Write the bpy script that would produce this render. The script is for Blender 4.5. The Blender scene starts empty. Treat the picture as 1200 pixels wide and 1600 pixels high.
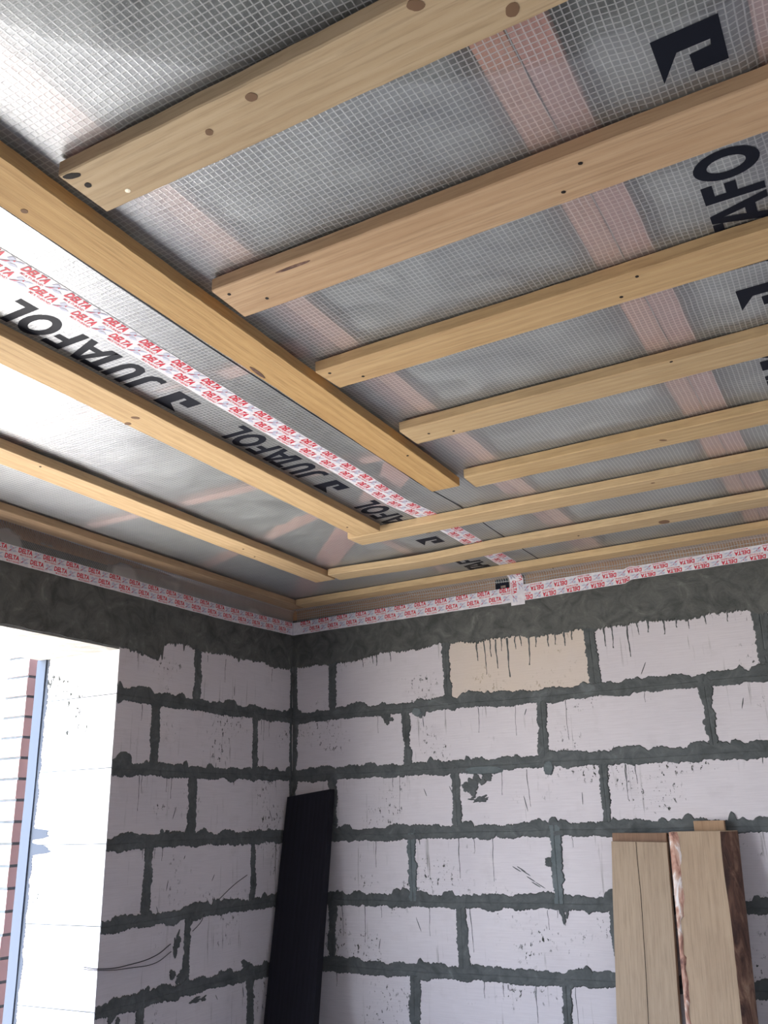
import bpy, bmesh, math, random
from mathutils import Vector, Matrix
random.seed(7)
sc = bpy.context.scene
Z0 = 2.40                      # height of the tape line above the floor; all z below are given from that line

# ------------------------------------------------------------------ camera
cam_d = bpy.data.cameras.new('camera'); cam = bpy.data.objects.new('camera', cam_d)
sc.collection.objects.link(cam); sc.camera = cam
cam_d.sensor_fit = 'VERTICAL'; cam_d.sensor_height = 24.0; cam_d.lens = 1408.864/1600*24.0
R0, R1, R2 = (0.87300962, 0.48699914, -0.02619228), (-0.17952359, 0.27095676, -0.94570276), (-0.45345946, 0.83030974, 0.32397569)
cam.matrix_world = Matrix(((R0[0], -R1[0], -R2[0], 2.39845), (R0[1], -R1[1], -R2[1], -3.46221),
                           (R0[2], -R1[2], -R2[2], -0.83720+Z0), (0, 0, 0, 1)))
cam_d.clip_start = .02

# ------------------------------------------------------------------ world and light
w = bpy.data.worlds.new('world'); sc.world = w; w.use_nodes = True
nt = w.node_tree; nt.nodes.clear()
wo = nt.nodes.new('ShaderNodeOutputWorld'); bg = nt.nodes.new('ShaderNodeBackground')
tc = nt.nodes.new('ShaderNodeTexCoord'); sp = nt.nodes.new('ShaderNodeSeparateXYZ'); cr = nt.nodes.new('ShaderNodeValToRGB')
mr = nt.nodes.new('ShaderNodeMapRange'); mr.inputs[1].default_value = -1; mr.inputs[2].default_value = 1
nt.links.new(tc.outputs['Generated'], sp.inputs[0]); nt.links.new(sp.outputs['Z'], mr.inputs[0])
nt.links.new(mr.outputs[0], cr.inputs[0]); nt.links.new(cr.outputs[0], bg.inputs[0]); nt.links.new(bg.outputs[0], wo.inputs[0])
e = cr.color_ramp.elements
e[0].position = 0.0; e[0].color = (.80, .76, .70, 1)
e[1].position = 1.0; e[1].color = (.42, .60, 1.0, 1)
a = e.new(.49); a.color = (.80, .78, .74, 1)
a = e.new(.52); a.color = (.76, .86, 1.0, 1)
bg.inputs[1].default_value = 15.5
sc.view_settings.view_transform = 'Standard'; sc.view_settings.look = 'None'
sc.view_settings.exposure = 0.0; sc.view_settings.gamma = 1.0; sc.view_settings.use_curve_mapping = False

def portal(name, loc, rot, sx, sy):
    l = bpy.data.lights.new(name, 'AREA'); l.shape = 'RECTANGLE'; l.size = sx; l.size_y = sy; l.cycles.is_portal = True
    o = bpy.data.objects.new(name, l); o.location = loc; o.rotation_euler = rot; sc.collection.objects.link(o)
portal('window_portal', (-.62, -2.0, -1.0+Z0), (0, math.radians(-90), 0), 1.7, 1.9)
portal('rear_fill_portal', (3.65, -5.82, -1.35+Z0), (math.radians(90), 0, 0), .4, 2.0)  # portal at the unseen opening added in the rear wall for fill light
sc.cycles.max_bounces = 10; sc.cycles.diffuse_bounces = 6; sc.cycles.transparent_max_bounces = 12
sc.cycles.use_denoising = True; sc.cycles.sample_clamp_indirect = 8

# ------------------------------------------------------------------ materials
def mat(name):
    m = bpy.data.materials.new(name); m.use_nodes = True
    n = m.node_tree; b = n.nodes['Principled BSDF']; return m, n, b
def N(n, typ, **kw):
    x = n.nodes.new(typ)
    for k, v in kw.items():
        if k.startswith('i_'):
            key = k[2:]; key = int(key) if key.isdigit() else key.replace('_', ' ')
            x.inputs[key].default_value = v
        else: setattr(x, k, v)
    return x
def ramp(n, fac, stops):
    r = n.nodes.new('ShaderNodeValToRGB'); n.links.new(fac, r.inputs[0]); e = r.color_ramp.elements
    while len(e) > 1: e.remove(e[-1])
    e[0].position = stops[0][0]; e[0].color = (*stops[0][1], 1)
    for p, c in stops[1:]:
        q = e.new(p); q.color = (*c, 1)
    return r
def mix(n, fac, a, b, mode='MIX'):
    m = n.nodes.new('ShaderNodeMix'); m.data_type = 'RGBA'; m.blend_type = mode
    if isinstance(fac, (int, float)): m.inputs[0].default_value = fac
    else: n.links.new(fac, m.inputs[0])
    for s, v in ((6, a), (7, b)):
        if isinstance(v, tuple): m.inputs[s].default_value = (*v, 1)
        else: n.links.new(v, m.inputs[s])
    return m.outputs[2]
def mathn(n, op, a, b=None, c=None):
    m = n.nodes.new('ShaderNodeMath'); m.operation = op
    for i, v in enumerate((a, b, c)):
        if v is None: continue
        if isinstance(v, (int, float)): m.inputs[i].default_value = v
        else: n.links.new(v, m.inputs[i])
    return m.outputs[0]
def noise(n, vec, scale, detail=4, rough=.55, dist=0.0):
    x = N(n, 'ShaderNodeTexNoise'); x.inputs['Scale'].default_value = scale; x.inputs['Detail'].default_value = detail
    x.inputs['Roughness'].default_value = rough; x.inputs['Distortion'].default_value = dist
    n.links.new(vec, x.inputs['Vector']); return x.outputs['Fac']
def mapping(n, vec, scale=(1, 1, 1), loc=(0, 0, 0)):
    m = N(n, 'ShaderNodeMapping'); m.inputs['Scale'].default_value = scale; m.inputs['Location'].default_value = loc
    n.links.new(vec, m.inputs['Vector']); return m.outputs[0]
def bump(n, b, h, strength=.3, dist=.002):
    x = N(n, 'ShaderNodeBump'); x.inputs['Strength'].default_value = strength; x.inputs['Distance'].default_value = dist
    n.links.new(h, x.inputs['Height']); n.links.new(x.outputs[0], b.inputs['Normal'])

def wood_mat(name, base=(.58, .45, .30), dark=(.42, .29, .17), streak=.35, tint=True):
    m, n, b = mat(name)
    t = N(n, 'ShaderNodeTexCoord'); oi = N(n, 'ShaderNodeObjectInfo')
    off = N(n, 'ShaderNodeVectorMath', operation='ADD'); n.links.new(t.outputs['Object'], off.inputs[0])
    sc3 = N(n, 'ShaderNodeVectorMath', operation='SCALE'); sc3.inputs['Scale'].default_value = 37.0
    cmb = N(n, 'ShaderNodeCombineXYZ'); 
    for i in range(3): n.links.new(oi.outputs['Random'], cmb.inputs[i])
    n.links.new(cmb.outputs[0], sc3.inputs[0]); n.links.new(sc3.outputs[0], off.inputs[1])
    v = off.outputs[0]
    warp = noise(n, mapping(n, v, (1.6, 9, 9)), 1.0, 2, .5, .6)
    wv = N(n, 'ShaderNodeTexWave', wave_type='BANDS', bands_direction='Y'); wv.inputs['Scale'].default_value = 14
    wv.inputs['Distortion'].default_value = 9.0; wv.inputs['Detail'].default_value = 2; wv.inputs['Detail Scale'].default_value = .35
    n.links.new(mapping(n, v, (.10, 1, 1)), wv.inputs['Vector'])
    fine = noise(n, mapping(n, v, (9, 210, 210)), 1.0, 4, .6)
    med = noise(n, mapping(n, v, (2.2, 26, 26)), 1.0, 4, .6, .8)
    blot = noise(n, mapping(n, v, (4, 9, 9)), 1.0, 5, .65)
    c = mix(n, mathn(n, 'MULTIPLY', wv.outputs['Fac'], streak), base, dark)
    c = mix(n, ramp(n, med, [(.35, (0, 0, 0)), (.8, (.5, .5, .5))]).outputs[0], c, dark)
    c = mix(n, ramp(n, fine, [(.48, (0, 0, 0)), (.75, (.5, .5, .5))]).outputs[0], c, tuple(x*.6 for x in dark))
    c = mix(n, ramp(n, blot, [(.5, (0, 0, 0)), (.85, (.5, .5, .5))]).outputs[0], c, tuple(x*.9 for x in dark))
    if tint: c = mix(n, 1.0, c, oi.outputs['Color'], 'MULTIPLY')
    n.links.new(c, b.inputs['Base Color']); b.inputs['Roughness'].default_value = .75
    b.inputs['Specular IOR Level'].default_value = .25
    bump(n, b, mathn(n, 'ADD', fine, med), .5, .0012)
    return m
M = {}
M['pine'] = wood_mat('pine')
M['joist'] = wood_mat('joist_pine', (.72, .44, .36), (.50, .28, .22), .15)
M['plank'] = wood_mat('plank', (.42, .34, .26), (.29, .22, .165), .18)
m, n, b = mat('bark'); t = N(n, 'ShaderNodeTexCoord'); v = t.outputs['Object']
k = noise(n, mapping(n, v, (1, 1, .28)), 30, 6, .65, .8)
n.links.new(ramp(n, k, [(.35, (.05, .025, .02)), (.5, (.13, .065, .045)), (.62, (.26, .15, .10)), (.75, (.36, .24, .17))]).outputs[0], b.inputs['Base Color'])
b.inputs['Roughness'].default_value = .85; bump(n, b, k, .8, .004); M['bark'] = m
m, n, b = mat('inner_bark'); t = N(n, 'ShaderNodeTexCoord'); v = t.outputs['Object']
k = noise(n, mapping(n, v, (1, 1, .4)), 26, 5, .6, .8)
n.links.new(ramp(n, k, [(.34, (.12, .05, .04)), (.46, (.42, .22, .16)), (.56, (.55, .38, .30)), (.64, (.74, .68, .66))]).outputs[0], b.inputs['Base Color'])
b.inputs['Roughness'].default_value = .7; bump(n, b, k, .8, .004); M['inner_bark'] = m
M['black_wood'] = wood_mat('black_wood', (.012, .012, .02), (.006, .006, .010), .4)

def simple(name, col, rough=.6, spec=.3, metal=0):
    m, n, b = mat(name); b.inputs['Base Color'].default_value = (*col, 1); b.inputs['Roughness'].default_value = rough
    b.inputs['Specular IOR Level'].default_value = spec; b.inputs['Metallic'].default_value = metal; return m
M['ink'] = simple('black_ink', (.008, .010, .018), .6, .15)
M['red_ink'] = simple('red_ink', (.62, .02, .045), .5)
M['lilac_ink'] = simple('lilac_ink', (.52, .54, .66), .5)
M['knot'] = simple('knot_wood', (.20, .115, .065), .8)
M['hole'] = simple('dark_hole', (.015, .01, .008), .8)
M['steel'] = simple('screw_steel', (.55, .50, .38), .35, .5, .8)
M['wire'] = simple('wire', (.03, .03, .035), .5)
M['strip'] = simple('grey_strip', (.055, .070, .10), .6)
M['foam'] = simple('foam', (.07, .08, .10), .9)
M['soffit'] = None

# paper-white tape
m, n, b = mat('tape_white'); t = N(n, 'ShaderNodeTexCoord')
k = noise(n, t.outputs['Object'], 60, 3)
n.links.new(ramp(n, k, [(.35, (.70, .68, .72)), (.7, (.84, .82, .84))]).outputs[0], b.inputs['Base Color'])
b.inputs['Roughness'].default_value = .45; bump(n, b, k, .25, .002); M['tape'] = m

# aerated concrete blocks
m, n, b = mat('aerated_block'); t = N(n, 'ShaderNodeTexCoord'); v = t.outputs['Object']
big = noise(n, v, 2.2, 3); cloud = noise(n, v, 9, 5, .6)
lines = noise(n, mapping(n, v, (9, 9, 260)), 1.0, 3, .6)
c = ramp(n, big, [(.3, (.585, .55, .575)), (.7, (.66, .62, .635))]).outputs[0]
c = mix(n, ramp(n, lines, [(.4, (0, 0, 0)), (.75, (.30, .30, .30))]).outputs[0], c, (.44, .40, .42))
c = mix(n, ramp(n, cloud, [(.55, (0, 0, 0)), (.8, (.35, .35, .35))]).outputs[0], c, (.40, .37, .38))
# grey drips: streaks stretched down the wall, in patches
st = noise(n, mapping(n, v, (58, 58, 3.2)), 1.0, 4, .6); pt = noise(n, v, 3.7, 2)
stm = mathn(n, 'MULTIPLY', ramp(n, st, [(.60, (0, 0, 0)), (.68, (1, 1, 1))]).outputs[0], ramp(n, pt, [(.47, (0, 0, 0)), (.60, (.75, .75, .75))]).outputs[0])
c = mix(n, stm, c, (.17, .165, .15))
spk = noise(n, mapping(n, v, (70, 70, 42)), 1.0, 3, .7); pt2 = noise(n, mapping(n, v, (3.4, 3.4, 5), (3, 1, 4)), 1.0, 3)
spm = mathn(n, 'MULTIPLY', ramp(n, spk, [(.585, (0, 0, 0)), (.62, (1, 1, 1))]).outputs[0], ramp(n, pt2, [(.54, (0, 0, 0)), (.62, (1, 1, 1))]).outputs[0])
c = mix(n, spm, c, (.055, .058, .052))
# one block of the top course is yellower
s3 = N(n, 'ShaderNodeSeparateXYZ'); n.links.new(t.outputs['Object'], s3.inputs[0])
bx = mathn(n, 'MULTIPLY', mathn(n, 'LESS_THAN', mathn(n, 'ABSOLUTE', mathn(n, 'SUBTRACT', s3.outputs['X'], 1.10)), .31),
           mathn(n, 'GREATER_THAN', s3.outputs['Z'], Z0-.386))
bx = mathn(n, 'MULTIPLY', bx, mathn(n, 'GREATER_THAN', s3.outputs['Y'], -.02))
c = mix(n, mathn(n, 'MULTIPLY', bx, mathn(n, 'ADD', .25, mathn(n, 'MULTIPLY', big, .7))), c, (.60, .49, .36))
n.links.new(c, b.inputs['Base Color']); b.inputs['Roughness'].default_value = .9; b.inputs['Specular IOR Level'].default_value = .15
bump(n, b, mathn(n, 'ADD', lines, cloud), .45, .0015); M['block'] = m

# cement mortar and the concrete band
def mortar_mat(name, c0, c1, c2, s=1.0):
    m, n, b = mat(name); t = N(n, 'ShaderNodeTexCoord'); v = t.outputs['Object']
    k = noise(n, mapping(n, v, (1, 1, 1)), 16*s, 7, .65, 1.2); l = noise(n, v, 3.3, 3); f = noise(n, v, 130, 3)
    c = ramp(n, k, [(.30, c0), (.60, c1), (.80, c2)]).outputs[0]
    c = mix(n, ramp(n, l, [(.56, (0, 0, 0)), (.78, (.55, .55, .55))]).outputs[0], c, c2)
    n.links.new(c, b.inputs['Base Color']); b.inputs['Roughness'].default_value = .9; b.inputs['Specular IOR Level'].default_value = .2
    bump(n, b, mathn(n, 'ADD', k, mathn(n, 'MULTIPLY', f, .3)), .7, .006); return m
M['mortar'] = mortar_mat('mortar', (.070, .077, .077), (.112, .121, .122), (.18, .195, .20))
M['mortar_light'] = mortar_mat('mortar_light', (.10, .12, .125), (.145, .165, .17), (.22, .25, .26))
M['band'] = mortar_mat('concrete_band', (.062, .066, .063), (.125, .128, .120), (.23, .23, .215), .8)
M['soffit'] = mortar_mat('soffit', (.20, .19, .17), (.34, .34, .32), (.46, .46, .44), .5)
M['floor'] = mortar_mat('screed', (.21, .20, .20), (.28, .28, .28), (.34, .34, .35), .3)
M['brick'] = simple('brick', (.58, .38, .36), .8)
m, n, b = mat('mineral_wool'); t = N(n, 'ShaderNodeTexCoord'); v = t.outputs['Object']
k = noise(n, mapping(n, v, (1, 1.5, 1)), 4.5, 8, .68, 1.2)
n.links.new(ramp(n, k, [(.34, (.07, .075, .075)), (.50, (.24, .255, .24)), (.66, (.46, .48, .46))]).outputs[0], b.inputs['Base Color'])
b.inputs['Roughness'].default_value = 1; M['wool'] = m

# reinforced translucent film: 10 mm scrim of white threads
m = bpy.data.materials.new('reinforced_film'); m.use_nodes = True; n = m.node_tree; n.nodes.clear(); M['film'] = m
out = N(n, 'ShaderNodeOutputMaterial'); t = N(n, 'ShaderNodeTexCoord'); s3 = N(n, 'ShaderNodeSeparateXYZ')
wob = N(n, 'ShaderNodeTexNoise'); wob.inputs['Scale'].default_value = 5; n.links.new(t.outputs['Object'], wob.inputs['Vector'])
wsc = N(n, 'ShaderNodeVectorMath', operation='SCALE'); wsc.inputs['Scale'].default_value = .012; n.links.new(wob.outputs['Color'], wsc.inputs[0])
wad = N(n, 'ShaderNodeVectorMath', operation='ADD'); n.links.new(t.outputs['Object'], wad.inputs[0]); n.links.new(wsc.outputs[0], wad.inputs[1])
n.links.new(wad.outputs[0], s3.inputs[0])
def thread(o, p, wd):
    f = mathn(n, 'FRACT', mathn(n, 'MULTIPLY', o, 1/p)); d = mathn(n, 'ABSOLUTE', mathn(n, 'SUBTRACT', f, .5))
    return ramp(n, mathn(n, 'SUBTRACT', .5, d), [(wd*.5, (1, 1, 1)), (wd*1.1, (0, 0, 0))]).outputs[0]
yz = mathn(n, 'ADD', s3.outputs['Y'], s3.outputs['Z'])
tx = thread(s3.outputs['X'], .0105, .12); ty = thread(yz, .0105, .12)
grid = mathn(n, 'MAXIMUM', tx, ty)
cl = noise(n, t.outputs['Object'], 3.0, 5, .6); cl2 = noise(n, mapping(n, t.outputs['Object'], (1, 5, 1)), 9, 4, .65, 1.0)
dif = N(n, 'ShaderNodeBsdfDiffuse'); gl = N(n, 'ShaderNodeBsdfGlossy'); tr = N(n, 'ShaderNodeBsdfTransparent'); trl = N(n, 'ShaderNodeBsdfTranslucent')
n.links.new(mix(n, grid, ramp(n, cl2, [(.35, (.20, .207, .192)), (.7, (.42, .432, .405))]).outputs[0], (.62, .62, .60)), dif.inputs[0])
trl.inputs[0].default_value = (.5, .5, .5, 1)
gl.inputs['Color'].default_value = (.9, .92, .95, 1); gl.inputs['Roughness'].default_value = .40
tr.inputs[0].default_value = (.92, .93, .95, 1)
opac = mathn(n, 'MINIMUM', mathn(n, 'ADD', mathn(n, 'MULTIPLY', grid, .26), mathn(n, 'ADD', .10, mathn(n, 'MULTIPLY', cl, .22))), 1.0)
a1 = N(n, 'ShaderNodeMixShader'); n.links.new(opac, a1.inputs[0]); n.links.new(tr.outputs[0], a1.inputs[1]); n.links.new(dif.outputs[0], a1.inputs[2])
fr = N(n, 'ShaderNodeFresnel'); fr.inputs[0].default_value = 1.40
a2 = N(n, 'ShaderNodeMixShader'); n.links.new(mathn(n, 'MULTIPLY', fr.outputs[0], .30), a2.inputs[0]); n.links.new(a1.outputs[0], a2.inputs[1]); n.links.new(gl.outputs[0], a2.inputs[2])
bp = N(n, 'ShaderNodeBump'); bp.inputs['Strength'].default_value = .35; bp.inputs['Distance'].default_value = .003
n.links.new(mathn(n, 'ADD', mathn(n, 'MULTIPLY', grid, .25), cl2), bp.inputs['Height'])
n.links.new(bp.outputs[0], gl.inputs['Normal']); n.links.new(bp.outputs[0], dif.inputs['Normal'])
n.links.new(a2.outputs[0], out.inputs[0])

# ------------------------------------------------------------------ builders
COL = sc.collection
def obj(name, bm, m, parent=None, origin=None, rot=0.0, smooth=False, world=True):
    """bm in coordinates with z measured from the tape line; gives ONE mesh object with its origin at its base"""
    if world:
        bmesh.ops.translate(bm, verts=bm.verts, vec=(0, 0, Z0))
    me = bpy.data.meshes.new(name)
    o = bpy.data.objects.new(name, me); COL.objects.link(o)
    mw = Matrix.Identity(4)
    if origin is not None:
        mw = Matrix.Translation((origin[0], origin[1], origin[2]+Z0)) @ Matrix.Rotation(rot, 4, 'Z')
        bmesh.ops.transform(bm, matrix=mw.inverted(), verts=bm.verts)
    bmesh.ops.recalc_face_normals(bm, faces=bm.faces)
    if smooth:
        for f in bm.faces: f.smooth = True
    bm.to_mesh(me); bm.free(); me.materials.append(m)
    o.matrix_world = mw
    if parent is not None:
        o.parent = parent; o.matrix_parent_inverse = pm[parent.name].inverted()
    pm[o.name] = mw
    return o
pm = {}
def tag(o, label=None, cat=None, group=None, kind=None, color=None):
    if label: o['label'] = label
    if cat: o['category'] = cat
    if group: o['group'] = group
    if kind: o['kind'] = kind
    if color: o.color = (*color, 1)
    return o
def box(bm, a, b):
    vs = [bm.verts.new((x, y, z)) for x in (a[0], b[0]) for y in (a[1], b[1]) for z in (a[2], b[2])]
    for f in ((0, 1, 3, 2), (4, 6, 7, 5), (0, 4, 5, 1), (2, 3, 7, 6), (0, 2, 6, 4), (1, 5, 7, 3)):
        bm.faces.new([vs[i] for i in f])
def struct(name, bm, m, **k):
    o = obj(name, bm, m, **k); o['kind'] = 'structure'; return o
def boxes(*bs):
    bm = bmesh.new()
    for a, b in bs: box(bm, a, b)
    return bm
def vnoise(x, seed):
    r = 0
    for k, (f, a) in enumerate(((1.0, 1.0), (2.3, .5), (5.1, .25))):
        r += a*math.sin(x*f+seed*12.9898*(k+1)+k)
    return r/1.75

# ------------------------------------------------------------------ the room shell
FL = -Z0
ROOMX, ROOMY = 4.7, -5.5
struct('wall_back', boxes(((-.40, 0, FL), (ROOMX+.3, .30, .066))), M['block'])
WY0, WY1, WZ0, WZ1 = -2.95, -1.09, -1.90, -.22
struct('wall_left', boxes(((-.40, WY1, FL), (0, 0, .066)), ((-.40, ROOMY-.3, FL), (0, WY0, .066)),
                          ((-.40, WY0, FL), (0, WY1, WZ0))), M['block'])
struct('wall_right', boxes(((ROOMX, ROOMY-.3, FL), (ROOMX+.3, 0, .11))), M['block'])
struct('wall_rear', boxes(((0, ROOMY-.3, FL), (3.45, ROOMY, .11)), ((3.85, ROOMY-.3, FL), (ROOMX, ROOMY, .11)),
                          ((3.45, ROOMY-.3, -.35), (3.85, ROOMY, .11))), M['block'])  # narrow unseen opening added behind the camera to let in fill light
struct('floor', boxes(((-.4, ROOMY-.3, FL-.12), (ROOMX+.3, .3, FL))), M['floor'])
struct('ceiling', boxes(((-.4, ROOMY-.3, .34), (ROOMX+.3, .3, .38))), M['wool'])
# concrete lintel over the window
bm = bmesh.new()
n_ = 60
rows = []
for i in range(n_+1):
    y = WY0 + (WY1-WY0)*i/n_
    rows.append([bm.verts.new(p) for p in ((.0048, y, .066), (.0048, y, WZ1+.004*vnoise(y*40, 2)), (-.40, y, WZ1+.003*vnoise(y*30, 5)), (-.40, y, .066))])
for i in range(n_):
    for j in range(4):
        a, b_ = rows[i], rows[i+1]; bm.faces.new((a[j], a[(j+1) % 4], b_[(j+1) % 4], b_[j]))
bm.faces.new(rows[0]); bm.faces.new(rows[-1])
struct('trim_1', bm, M['band'])
struct('trim_2', boxes(((-.40, WY0, WZ0), (.02, WY1, WZ0+.03))), M['band'])

struct('trim_6', boxes(((-.40, WY0, WZ1-.006), (-.0015, WY1, WZ1+.0035))), M['soffit'])
# brick facade outside, with a returning edge seen past the window jamb
bm = bmesh.new()
zz = -2.3; r = 0
while zz < .30:
    for (ya, yb) in ((-1.100, -.02),):
        y = ya; k = 0
        while y < yb:
            L = .25 if (k or r % 2) else .12
            dx = random.uniform(-.003, .003); dy = random.uniform(-.003, .004) if k == 0 else 0
            box(bm, (-.585+dx, y+dy, zz), (-.455+dx, min(y+L, yb), zz+.065)); y += L+.01; k += 1
    zz += .075; r += 1
brk = struct('wall_facade', bm, M['brick'])
obj('brick_mortar', boxes(((-.580, -1.094, -2.3), (-.460, -.02, .30))), M['mortar_light'], brk)
bm = bmesh.new(); rows = []
for i in range(90):
    z = -1.9+i*(1.9-.225)/89
    o_ = .004*vnoise(z*9, 3)
    rows.append([bm.verts.new(p) for p in ((-.368, -1.088, z), (-.368, -1.097+o_*.3, z), (-.415, -1.097+o_*.3, z), (-.415, -1.088, z))])
for i in range(89):
    for j in range(4):
        bm.faces.new((rows[i][j], rows[i][(j+1) % 4], rows[i+1][(j+1) % 4], rows[i+1][j]))
struct('trim_3', bm, M['strip'])
# ragged grey foam along the strip on the jamb, plus thin bed joints of the jamb
bm = bmesh.new(); prev = None
for i in range(480):
    z = -1.9+i*(1.9-.225)/479
    wd = .010+.010*abs(vnoise(z*17, 4))+.006*random.random()
    for q_ in (-.918, -.868):
        if q_ < z < q_+.036: wd += .12*math.sin((z-q_)/.036*math.pi)**.5*(.75+.25*vnoise(z*150, 1))
    cur = (bm.verts.new((-.37, -1.0915, z)), bm.verts.new((-.37+wd, -1.0915, z)))
    if prev: bm.faces.new((prev[0], prev[1], cur[1], cur[0]))
    prev = cur
struct('trim_4', bm, M['foam'])

# ------------------------------------------------------------------ mortar joints
def lobes(L, n, lo, hi):
    out = []
    s = 0
    while s < L:
        wd = random.choice((random.uniform(.02, .05), random.uniform(.05, .13))); out.append((s+wd/2, wd/2*1.12, random.uniform(lo, hi)*random.uniform(.35, 1))); s += wd*random.uniform(.6, 1.0)
    return out
def lobed(s, ls):
    v = 0
    for c, r, h in ls:
        d = (s-c)/r
        if abs(d) < 1: v = max(v, h*math.sqrt(1-d*d))
    return v
def joint(bm, P, s0, s1, up, dn, off, jag=.003, lup=(.004, .024), ldn=(0, .008), centre=None, step=.005):
    """strip of smeared mortar; P(s, t, d) -> point, s along, t across, d out of the wall"""
    lu, ld = lobes(s1-s0, 0, *lup), lobes(s1-s0, 0, *ldn)
    n = max(4, int((s1-s0)/step)); prev = None; sd = random.random()*50
    for i in range(n+1):
        s = s0+(s1-s0)*i/n; c = (centre(s) if centre else 0)+.003*vnoise(s*5, sd)
        if c: pass
        a = c+up+lobed(s-s0, lu)+random.uniform(-jag, jag)+.003*vnoise(s*60, sd)
        b = c-dn-lobed(s-s0, ld)-random.uniform(-jag, jag)-.003*vnoise(s*47, sd+3)
        h = off+.0012*vnoise(s*30, sd)
        cur = [bm.verts.new(P(s, b, .0004)), bm.verts.new(P(s, b+.004, h)), bm.verts.new(P(s, c-.003, h*.9)), bm.verts.new(P(s, c, h*.45)),
               bm.verts.new(P(s, c+.003, h*.9)), bm.verts.new(P(s, a-.004, h)), bm.verts.new(P(s, a, .0004))]
        if prev:
            for j in range(6): bm.faces.new((prev[j], prev[j+1], cur[j+1], cur[j]))
        prev = cur
def blob(bm, P, s, t, rs, rt, off, n=40, jag=.25, rot=0):
    sd = random.random()*40; c = bm.verts.new(P(s, t, off)); ring1 = []; ring2 = []
    for i in range(n):
        a = 2*math.pi*i/n; k = 1+jag*vnoise(a*2, sd)*.6+jag*random.uniform(-.35, .35)
        ds, dt = math.cos(a)*rs*k, math.sin(a)*rt*k
        ds, dt = ds*math.cos(rot)-dt*math.sin(rot), ds*math.sin(rot)+dt*math.cos(rot)
        ring1.append(bm.verts.new(P(s+ds*.8, t+dt*.8, off))); ring2.append(bm.verts.new(P(s+ds, t+dt, .0004)))
    for i in range(n):
        j = (i+1) % n; bm.faces.new((c, ring1[i], ring1[j])); bm.faces.new((ring1[i], ring2[i], ring2[j], ring1[j]))
PB = lambda s, t, d: (s, -d, t)              # back wall: s = x, t = z
PBv = lambda s, t, d: (t, -d, s)             # vertical joint
PL = lambda s, t, d: (d, s, t)               # left wall: s = y
PLv = lambda s, t, d: (d, t, s)
HJ = [-.386, -.640, -.888, -1.143, -1.394, -1.645, -1.897, -2.15]
# --- back wall
bm = bmesh.new()
for k, z in enumerate(HJ):
    joint(bm, lambda s, t, d, z=z: PB(s, z+t, d), .0, 3.2, .019, .019, .0042, lup=(.004, .034), ldn=(0, .014), centre=None)
tops = [-.13]+HJ
oddx, evenx = [.212, .795, 1.412, 2.035, 2.65], [.585, 1.195, 1.812, 2.42]
light_v = [(3, .585), (2, .835)]
bml = bmesh.new()
for r in range(len(HJ)):
    xs = oddx if r % 2 == 0 else evenx
    for x in xs:
        x += random.uniform(-.008, .008)
        tgt = bml if (r == 3 and abs(x-.57) < .05) or (r == 3 and abs(x-1.195) < .05) else bm
        w_ = random.uniform(.013, .022)
        joint(tgt, lambda s, t, d, x=x: PBv(s, x+t, d), HJ[r]-.0, tops[r]+.02, w_, w_, .0052 if tgt is bml else .0034, lup=(0, .016), ldn=(0, .014))
joint(bm, lambda s, t, d: PBv(s, .008+t, d), -2.4, -.12, .016, .0, .0036, lup=(0, .014), ldn=(0, 0))
# smears seen on the blocks
def smear(bm, P, s, t, rs, rt, off=.0028, n=9):
    for k in range(n):
        a = random.uniform(0, 6.28); q = random.random()**.5
        blob(bm, P, s+rs*.7*q*math.cos(a), t+rt*.7*q*math.sin(a), rs*random.uniform(.15, .5), rt*random.uniform(.25, .55), off+random.uniform(-.0008, .0012), 26, .55, random.uniform(-.4, .4))
for a in ((.87, -.715, .045, .04), (.92, -.690, .05, .028), (.90, -.765, .055, .012), (.50, -.42, .030, .030), (.66, -.415, .02, .025),
          (.59, -.43, .015, .02), (1.215, -1.175, .018, .045), (2.04, -.33, .03, .05), (1.18, -1.0, .03, .02), (.95, -.66, .06, .014)):
    smear(bm, PB, *a)
def streak(bm, P, s, t, L, wd, off=.0016):
    n = max(5, int(L/.004)); prev = None; sd = random.random()*30; dr_ = random.uniform(-.12, .12)
    for i in range(n+1):
        f = i/n; c = s+.0022*vnoise(f*5, sd)*min(1, L/.04)+dr_*L*f*.3; w2 = wd*(1.4-.9*f+.35*vnoise(f*14, sd+1)); w2 = max(w2, .0006)
        if f > .93: w2 *= 1.5
        cur = [bm.verts.new(P(c-w2, t-L*f, .0004)), bm.verts.new(P(c, t-L*f, off)), bm.verts.new(P(c+w2, t-L*f, .0004))]
        if prev:
            for j in range(2): bm.faces.new((prev[j], prev[j+1], cur[j+1], cur[j]))
        prev = cur
for x, L in ((.93, .06), (.965, .12), (.99, .05), (1.015, .10), (1.04, .03), (1.065, .14), (1.10, .03), (1.125, .02), (1.16, .10), (1.19, .03), (1.24, .035), (1.27, .03), (1.31, .04), (1.34, .02),
             (.38, .03), (.43, .02), (.45, .03), (.52, .02), (1.47, .06), (1.50, .07), (1.56, .11), (1.60, .03), (1.64, .025), (1.70, .04), (1.745, .02), (1.79, .03), (1.85, .02), (1.93, .02)):
    streak(bm, PB, x, -.140, L+.02, random.uniform(.0015, .0032))
for i in range(46):    # thin drips under the bed joints
    k = random.randrange(0, 5); streak(bm, PB, random.uniform(.1, 2.2), HJ[k]-.022, random.uniform(.02, .16), random.uniform(.0006, .0014), .0009)
for a in ((.93, -.655, .10, .016, .0062), (.64, -.405, .022, .02, .0062), (1.20, -.66, .02, .03, .006)): blob(bml, PB, *a)
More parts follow.
